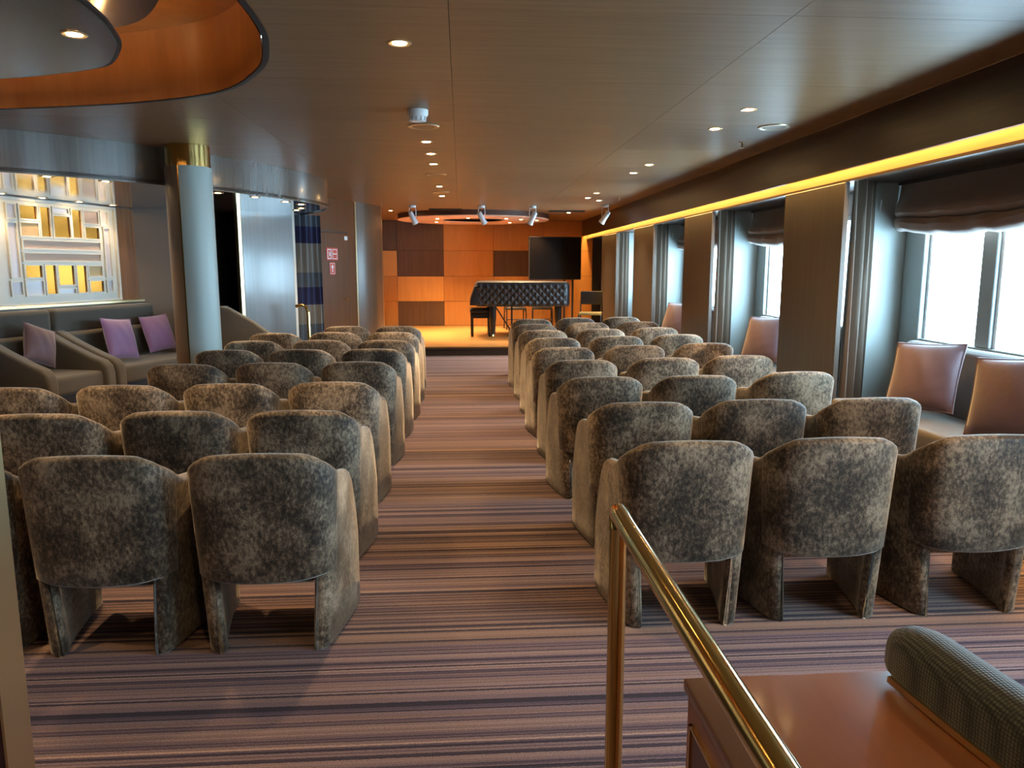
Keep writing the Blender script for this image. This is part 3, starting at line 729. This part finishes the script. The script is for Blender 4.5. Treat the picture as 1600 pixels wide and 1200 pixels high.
for i, fy in enumerate(FIN[2:6]):
    blind(['brown roman blind gathered above the window behind the camera end','brown roman blind gathered above the first window bench','brown roman blind gathered above the second niche window','brown roman blind gathered above the third niche window'][i], fy-2.1, fy-.03)

# ---- striped curtain by the passage, with a brass rail end
curtain('curtain', 'plaid', 'navy and grey striped curtain beside the cherry wood wall', (-2.36, 10.92), (-2.02, 11.25), .05, 2.235, 5, .035, 1.15)
rl = thing('brass_handrail', 'short brass stair handrail beside the striped curtain', 'handrail', (-2.12,10.45,0))
MB().tube([(-.12,.0,.98),(-.03,.0,1.0),(.02,.0,.97),(.045,.0,.90),(.05,.0,0)], .022, 10).build('tube', 'brass', rl, smooth=True)
MB().lathe([(.045,0),(.045,.015),(.03,.02)], 14, (.05,0,0)).build('flange', 'brass', rl)

# ---- side door with safety signs
dd = (Vector((-1.70,12.78))-Vector((-2.2,11.55))).normalized(); dn = Vector((dd.y,-dd.x)); DRZ = math.atan2(dd.y, dd.x)
door = thing('door_1', None, None, (-2.2,11.55,0), DRZ, kind='structure'); door['label'] = 'dark cherry side door with red safety signs'
MB().box((.08,-.03,.01),(.98,-.002,2.03)).build('leaf', 'cherry', door, .004, 1)
for q in (((.05,-.02,0),(.075,-.001,2.06)), ((.985,-.02,0),(1.01,-.001,2.06)), ((.05,-.02,2.036),(1.01,-.001,2.06))): MB().box(*q).build('frame', 'soffit', door)
MB().tube([(.90,-.03,1.0),(.90,-.075,1.0),(.80,-.08,1.0)], .009, 8).build('handle', 'brass', door, smooth=True)
MB().box((.86,-.045,1.93),(.95,-.031,1.99)).build('door_contact', 'white', door)
def sign(nm, label, x0, x1, z0, z1):
    s_ = thing(nm, label, 'sign', (-2.2+dd.x*x0+dn.x*.032, 11.55+dd.y*x0+dn.y*.032, z0), DRZ)
    MB().box((0,-.004,0),(x1-x0,0,z1-z0)).build('plate', 'red', s_)
    return s_, x1-x0, z1-z0
s_, sw, sh = sign('safety_sign', 'red square safety sign with white pictogram on the side door', .33, .66, 1.61, 1.80)
b_ = MB()
for q in ((.03,.02,.045,sh-.02),(.03,.02,sw/2-.02,.035),(.03,sh-.035,sw/2-.02,sh-.02),(sw/2-.035,.02,sw/2-.02,sh-.02),(.08,.06,.11,.13),(sw/2+.01,.02,sw-.02,.03),(sw/2+.01,sh-.03,sw-.02,sh-.02),(sw/2+.02,.09,sw-.04,.105),(sw/2+.01,.02,sw/2+.02,sh-.02),(sw-.03,.02,sw-.02,sh-.02)):
    b_.box((q[0],-.0055,q[1]),(q[2],-.004,q[3]))
b_.build('pictogram', 'white', s_)
s_, sw, sh = sign('safety_sign', 'small red safety sign with white arrow below the square one', .41, .57, 1.39, 1.58)
b_ = MB(); b_.box((sw/2-.012,-.0055,.04),(sw/2+.012,-.004,.12)); b_.add([(sw/2-.04,-.0052,.11),(sw/2+.04,-.0052,.11),(sw/2,-.0052,.16)], [(0,1,2)])
for q in ((.012,.012,.018,sh-.012),(sw-.018,.012,sw-.012,sh-.012),(.012,.012,sw-.012,.018),(.012,sh-.018,sw-.012,sh-.012)): b_.box((q[0],-.0055,q[1]),(q[2],-.004,q[3]))
b_.build('pictogram', 'white', s_)

# ---- stage furniture: covered grand piano, bench, screen on stand, chairs
pi_ = thing('grand_piano', 'grand piano under a black quilted cover on the stage', 'piano', (0,0,ST))
outp = [(.28,14.42),(.30,15.82),(.62,15.86),(1.15,15.80),(1.55,15.50),(1.85,15.15),(2.06,14.85),(2.10,14.62),(2.02,14.46),(1.85,14.40)]
def scaled(pts, k, z):
    cxm = sum(p[0] for p in pts)/len(pts); cym = sum(p[1] for p in pts)/len(pts)
    return [(cxm+(p[0]-cxm)*k, cym+(p[1]-cym)*k, z) for p in pts]
dense = [tuple(p.to_2d()) for p in catmull([(*p,0) for p in outp+outp[:1]], 8)][:-1]
MB().loops([scaled(dense,.985,.60), scaled(dense,1.,.64), scaled(dense,.995,1.0), scaled(dense,.965,1.055), scaled(dense,.90,1.07)]).build('cover', 'quilt', pi_, smooth=True)
# stitched diamonds on the camera-facing flap: pillowed pads, real relief
dm = MB(); ds = .155; nx = 13
for i in range(nx):
    for j in range(5):
        cx_ = .36 + i*ds*.86; cz_ = .66+.075*j
        if j % 2: cx_ += ds*.43
        if cx_ > 1.98 or cz_ > .99: continue
        hw, hh = ds*.40, .068; yy = 14.375 + (.012 if cx_ > 1.8 else 0)+.006*math.sin(cx_*5)
        dm.add([(cx_-hw,yy+.01,cz_),(cx_,yy+.01,cz_-hh),(cx_+hw,yy+.01,cz_),(cx_,yy+.01,cz_+hh),(cx_,yy-.014,cz_)], [(0,1,4),(1,2,4),(2,3,4),(3,0,4),(3,2,1,0)])
tag(dm.build('quilt_pads', 'quilt', pi_), kind='stuff')
# hanging end flap over the keyboard
MB().loops([[(.16,14.40,z0_),(.32,14.38,z0_-.0),(.34,15.84,z0_),(.18,15.80,z0_)] for z0_ in (.62,)]+[[(.17,14.39,.74),(.36,14.38,.74),(.36,15.84,.74),(.19,15.80,.74)],[(.26,14.41,.98),(.40,14.40,1.04),(.40,15.80,1.04),(.28,15.78,.98)]]).build('keyboard_flap', 'quilt', pi_, .02, 2)
for lx, ly in ((.60,14.52),(.60,15.68),(1.90,14.80)):
    lg = MB().tube([(lx,ly,.62),(lx,ly,.40),(lx,ly,.12),(lx,ly,.07)], [.075,.07,.05,.045], 10).build('leg', 'black', pi_, smooth=True)
    MB().lathe([(.03,0),(.034,.03),(.03,.06),(.02,.07)], 12, (lx,ly,0)).build('caster', 'brass', lg)
MB().box((.95,14.9,.05),(1.05,15.4,.09)).build('pedal_box', 'black', pi_); MB().tube([(.66,15.1,.60),(.98,15.1,.10)], .014, 8).build('lyre_rod', 'blackm', pi_); MB().tube([(1.0,15.0,.60),(1.0,15.0,.08)], .018, 8).build('lyre_post', 'blackm', pi_)
bn = thing('piano_bench', 'black padded piano bench at the keyboard of the covered piano', 'bench', (.38,14.88,ST))
MB().box((-.21,-.20,.46),(.21,.42,.55)).build('cushion', 'black', bn, .025, 3); MB().box((-.20,-.19,.36),(.20,.41,.46)).build('apron', 'black', bn, .01, 1)
for lx, ly in ((-.17,-.16),(.17,-.16),(-.17,.38),(.17,.38)): MB().box((lx-.025,ly-.025,0),(lx+.025,ly+.025,.37)).build('leg', 'black', bn, .005, 1)
tv = thing('display_screen', 'large dark flat screen on a twin-pole floor stand behind the piano', 'screen', (1.97,15.95,ST), math.radians(6))
MB().box((-.56,-.03,1.08),(.56,.025,1.97)).build('bezel', 'blackm', tv, .006, 1); MB().box((-.545,-.034,1.095),(.545,-.0305,1.955)).build('screen', 'screen', tv)
for q in (.22,.40): MB().tube([(q,.05,0.04),(q,.05,1.3)], .022, 10).build('pole', 'blackm', tv)
MB().box((-.35,-.25,0),(.55,.35,.04)).build('base', 'blackm', tv, .008, 1); MB().box((.1,.02,1.25),(.5,.06,1.6)).build('bracket', 'blackm', tv)
def stage_chair(label, loc, rz, pad):
    t = thing('stage_chair', label, 'chair', loc, rz, 'black metal chairs on the stage')
    MB().box((-.22,-.21,.43),(.22,.21,.48)).build('seat', pad, t, .02, 3)
    MB().box((-.21,.185,.62),(.21,.225,.88)).build('backrest', 'blackm', t, .018, 3)
    for sx in (-1,1):
        MB().tube([(sx*.215,.23,.0),(sx*.21,.20,.45),(sx*.20,.205,.86)], .013, 8).build('leg', 'blackm', t); MB().tube([(sx*.215,-.22,0),(sx*.21,-.19,.44)], .013, 8).build('leg', 'blackm', t)
        MB().tube([(sx*.212,-.19,.40),(sx*.212,.20,.40)], .010, 8).build('side_rail', 'blackm', t)
    MB().tube([(-.21,-.205,.22),(.21,-.205,.22)], .010, 8).build('stretcher', 'blackm', t)
    return t
stage_chair('black chair with olive seat pad beside the screen stand', (2.50,14.55,ST), math.radians(-14), 'padyellow')
stage_chair('black chair behind the piano, nearer its keyboard', (1.18,16.55,ST), math.radians(4), 'blackm')
stage_chair('black chair behind the piano, nearer the screen stand', (1.78,16.62,ST), math.radians(-4), 'blackm')

# ---- ring over the stage
rg = thing('ceiling_ring', 'round salmon ceiling ring with dark centre over the stage', 'ceiling feature', (.27,15.75,0), kind='structure')
def annulus(r0, r1, z0, z1, n=64):
    return MB().lathe([(r0,z0),(r1,z0),(r1,z1),(r0,z1),(r0,z0)], n)
annulus(.62,1.535,2.448,2.462).build('ring_plate', 'pinkring', rg, smooth=False)
annulus(1.49,1.53,2.463,CZ-.001).build('outer_rim', 'ringdark', rg, smooth=True)
annulus(.0,.62,2.50,2.515).build('centre_disc', 'ringdark', rg)
MB().lathe([(1.5,2.53),(1.5,CZ-.002)],48).build('upper_drum', 'ringdark', rg)

# ---- downlights
def downlight(loc, label, group, power=DOWN_W, bulb_r=.034, spot=math.radians(105)):
    t = thing('downlight', label, 'downlight', loc, 0, group)
    MB().lathe([(.036,-.001),(.052,-.006),(.058,-.001)], 20).build('trim_ring', 'trimring', t, smooth=True)
    MB().lathe([(.0,-.004),(bulb_r,-.004),(bulb_r,-.001)], 14).build('bulb', 'bulb', t)
    if power: lamp('spot', 'SPOT', (loc[0],loc[1],loc[2]-.03), power, WARM, .04, spot=spot, blend=.9)
    return t
for k_, (x, y) in enumerate([(-.27,11.6),(-.27,10.24),(-.27,8.07),(-.27,7.36),(-.28,6.67),(-.28,3.82),(-.3,1.2),(-.3,-1.2)]):
    downlight((x,y,CZ), 'round recessed downlight above the aisle, %s one from the stage' % ORD[k_], 'ceiling downlights over the aisle', DOWN_W if y > 2 else DOWN_W*.5)
for k_, (x, y) in enumerate([(1.95,11.75),(1.95,11.0),(1.95,8.66),(1.96,7.97),(1.96,5.92),(1.95,5.20),(1.95,2.4),(1.95,-.4)]):
    downlight((x,y,CZ), 'round recessed downlight near the window fascia, %s one from the stage' % ORD[k_], 'ceiling downlights near the windows')
downlight((-1.77,3.82,CZ+.01), 'round downlight in the suspended ceiling disc near its rim', 'downlights in the ceiling disc'); downlight((-2.75,4.25,CZ+.01), 'round downlight in the suspended ceiling disc farther from the aisle', 'downlights in the ceiling disc'); downlight((-2.7,1.8,CZ+.01), 'round downlight in the suspended ceiling disc towards the entrance', 'downlights in the ceiling disc')
for k_, (x, y) in enumerate([(-2.13,10.25),(-2.0,9.9),(-1.88,9.30),(-1.98,8.95),(-2.17,8.38),(-2.42,7.95),(-2.72,7.52),(-3.07,6.97),(-3.38,6.62)]):
    downlight((x,y,SZ), 'small downlight along the curved canopy edge, %s from the striped curtain' % ORD[k_], 'downlights along the canopy edge', 20, .026)
for k_, (x, y) in enumerate([(-4.15,9.56),(-4.32,9.11),(-4.47,8.62),(-4.62,8.15)]):
    downlight((x,y,SZ), 'small downlight in the canopy before the lattice screen, %s from the grey wall' % ORD[k_], 'downlights before the lattice screen', 9, .026)
for x, y in [(-.95,15.5),(-.45,15.2),(-.5,16.3),(.15,14.95),(.9,15.1),(1.2,15.3),(1.05,16.4),(1.55,15.6)]:
    downlight((x,y,2.447), 'small downlight set in the salmon ring over the stage', 'downlights in the stage ring', 110, .03)
for x, y, lb in [(-1.3,14.6,'beside the curved walnut panel'),(2.2,12.2,'before the stage near the windows'),(2.1,14.9,'beside the dark air grille over the piano')]:
    downlight((x,y,CZ), 'small ceiling downlight '+lb, 'downlights at the stage front', 100, .03)

# ---- stage spotlights
def spot(x, y, tx, ty, lb):
    t = thing('stage_spotlight', lb, 'spotlight', (x,y,CZ), 0, 'white stage spotlights')
    MB().lathe([(.0,-.035),(.055,-.035),(.06,-.02),(.06,-.001),(.0,-.001)], 18).build('ceiling_mount', 'white_metal', t, smooth=True)
    d = Vector((tx,ty,-.65)).normalized(); c = Vector((0,0,-.20))
    MB().tube([c-d*.11, c-d*.10, c+d*.05, c+d*.12], [.028,.040,.045,.056], 14).build('head', 'white_metal', t, smooth=True)
    for sx in (-1,1): MB().tube([(sx*.05,0,-.03),(sx*.058,0,-.10),(sx*.056,0,-.20)], .006, 6).build('yoke_arm', 'white_metal', t)
for x, tx, lb in ((-.82,.3,'beside the curved walnut panel'),(.37,.35,'second from the curved walnut panel'),(1.26,-.3,'second from the window fascia'),(2.47,-.4,'beside the window fascia')): spot(x, 13.4 if x < 2 else 13.05, tx, .3, 'white ceiling stage spotlight '+lb)

# ---- ceiling fittings
sd = thing('smoke_detector', 'white round smoke detector on the ceiling above the aisle', 'smoke detector', (-.28,5.37,CZ))
MB().lathe([(.0,-.075),(.045,-.075),(.052,-.06),(.052,-.045)], 20).build('sensor_head', 'white', sd, smooth=True); MB().lathe([(.062,-.045),(.07,-.03),(.07,-.0005)], 20).build('base', 'white', sd, smooth=True)
for k in range(12):
    a = k*math.pi/6; MB().box((-.004,-.004,-.074),(.004,.004,-.046)).build('vent_rib', 'white', sd).location = (.053*math.cos(a), .053*math.sin(a), 0)
for x, y, lb in ((-.27,5.96,'round flush ceiling speaker grille beside the smoke detector'),(2.38,5.81,'round flush ceiling speaker grille near the window fascia'),(-.27,8.95,'round flush ceiling speaker grille farther along above the aisle'),(-.27,11.0,'round flush ceiling speaker grille near the stage above the aisle')):
    t = thing('ceiling_speaker', lb, 'speaker', (x,y,CZ), 0, 'ceiling speakers')
    MB().lathe([(.085,-.002),(.095,-.010),(.115,-.008),(.12,-.0005)], 28).build('rim', 'trimring', t, smooth=True); MB().lathe([(.0,-.006),(.085,-.006),(.085,-.0005)], 28).build('grille', 'ceil', t)
for x, y, lb in ((2.40,6.52,'beside the round speaker grille near the fascia'),(2.40,11.6,'near the fascia before the stage'),(-1.3,13.0,'beside the curved walnut panel')):
    t = thing('sprinkler', 'small brass ceiling sprinkler head '+lb, 'sprinkler', (x,y,CZ), 0, 'ceiling sprinklers')
    MB().lathe([(.022,-.006),(.026,-.0005)], 14).build('escutcheon', 'brass_dull', t); MB().tube([(0,0,-.004),(0,0,-.045)], .007, 8).build('stem', 'brass_dull', t); MB().lathe([(.0,-.05),(.018,-.05),(.018,-.046)], 12).build('deflector', 'brass_dull', t)
for x0, x1, y in ((-.57,.04,14.05),(1.66,2.34,14.35)):
    t = thing('air_grille', 'dark slotted air grille in the ceiling before the stage ring' if x0 < 0 else 'dark slotted air grille in the ceiling above the stage right end', 'air grille', (x0,y,CZ), 0)
    MB().box((0,0,-.012),(x1-x0,.22,-.0005)).build('frame', 'blackm', t)
    for k in range(5): MB().box((.02,.03+.036*k,-.016),(x1-x0-.02,.045+.036*k,-.0125)).build('slat', 'joint', t)

# ---- foreground: brass handrail, wooden counter with woven seat back
hr = thing('brass_handrail', 'polished brass handrail with upright post beside the wooden cabinet', 'handrail', (.352,1.63,0))
zr = .945
MB().tube([(0,0,0),(0,0,zr-.03)], .0205, 20).build('post', 'brass', hr, smooth=True)
elbow = [(0, .0-.0*k, 0) for k in range(1)]
MB().tube([(0,.003,zr-.035),(0,.006,zr-.012),(0,.0,zr+.004),(0,-.03,zr+.003),(0,-.09,zr),(-.002,-.9,zr),(-.004,-1.5,zr)], .0215, 20).build('rail', 'brass', hr, smooth=True)
MB().lathe([(.05,0),(.05,.01),(.03,.018)], 20).build('floor_flange', 'brass', hr)
cb = thing('wooden_cabinet', 'low mahogany cabinet with inlaid side panel beside the brass rail', 'cabinet', (.43,1.36,0))
MB().box((.008,-1.3,0),(.6,-.008,.675)).build('body', 'table', cb, .004, 1)
MB().box((0,-1.31,.675),(.61,0,.70)).build('top', 'table', cb, .006, 2)
MB().box((-.004+.008,-1.2,.08),(.0085,-.06,.62)).build('inlay_panel', 'inlay', cb)
for q in (((.002,-1.22,.62),(.009,-.04,.626)), ((.002,-.046,.07),(.009,-.04,.626))): MB().box(*q).build('inlay_line', 'brass_dull', cb)
sb = thing('upholstered_seat_back', 'seat back in black and green woven fabric behind the wooden cabinet top', 'seat back', (0,0,0))
path = [Vector((.875,1.37,0)), Vector((.885,1.25,0)), Vector((.90,1.1,0)), Vector((.925,.9,0)), Vector((.95,.6,0)), Vector((.96,.1,0))]
rings = []
pp = catmull(path, 4); hw = .055
for i, p in enumerate(pp):
    d = (pp[min(i+1,len(pp)-1)]-pp[max(i-1,0)]).normalized(); nx_ = Vector((-d.y,d.x,0))
    e = (0.55,.82,.95,1.)[min(i,3)]; zt_ = .70+ .115*(.74,.9,.97,1.)[min(i,3)]; ring = []
    for k in range(14):
        a = math.pi*k/13; ring.append(p + nx_*(-hw*math.cos(a))*e*1.0 + Vector((0,0,max(.716,zt_-.05)+.05*max(0,math.sin(a))**.7)))
    ring = [p - nx_*hw*e + Vector((0,0,.715))] + ring + [p + nx_*hw*e + Vector((0,0,.715))]
    rings.append(ring)
MB().loops(rings).build('padding', 'weave', sb, smooth=True)
MB().loops([[p-Vector((hw+.006,0,-.703)), p-Vector((hw+.006,0,-.716)), p+Vector((hw+.006,0,.716)), p+Vector((hw+.006,0,.703))] for p in pp[2:]]).build('base_trim', 'brass_dull', sb)
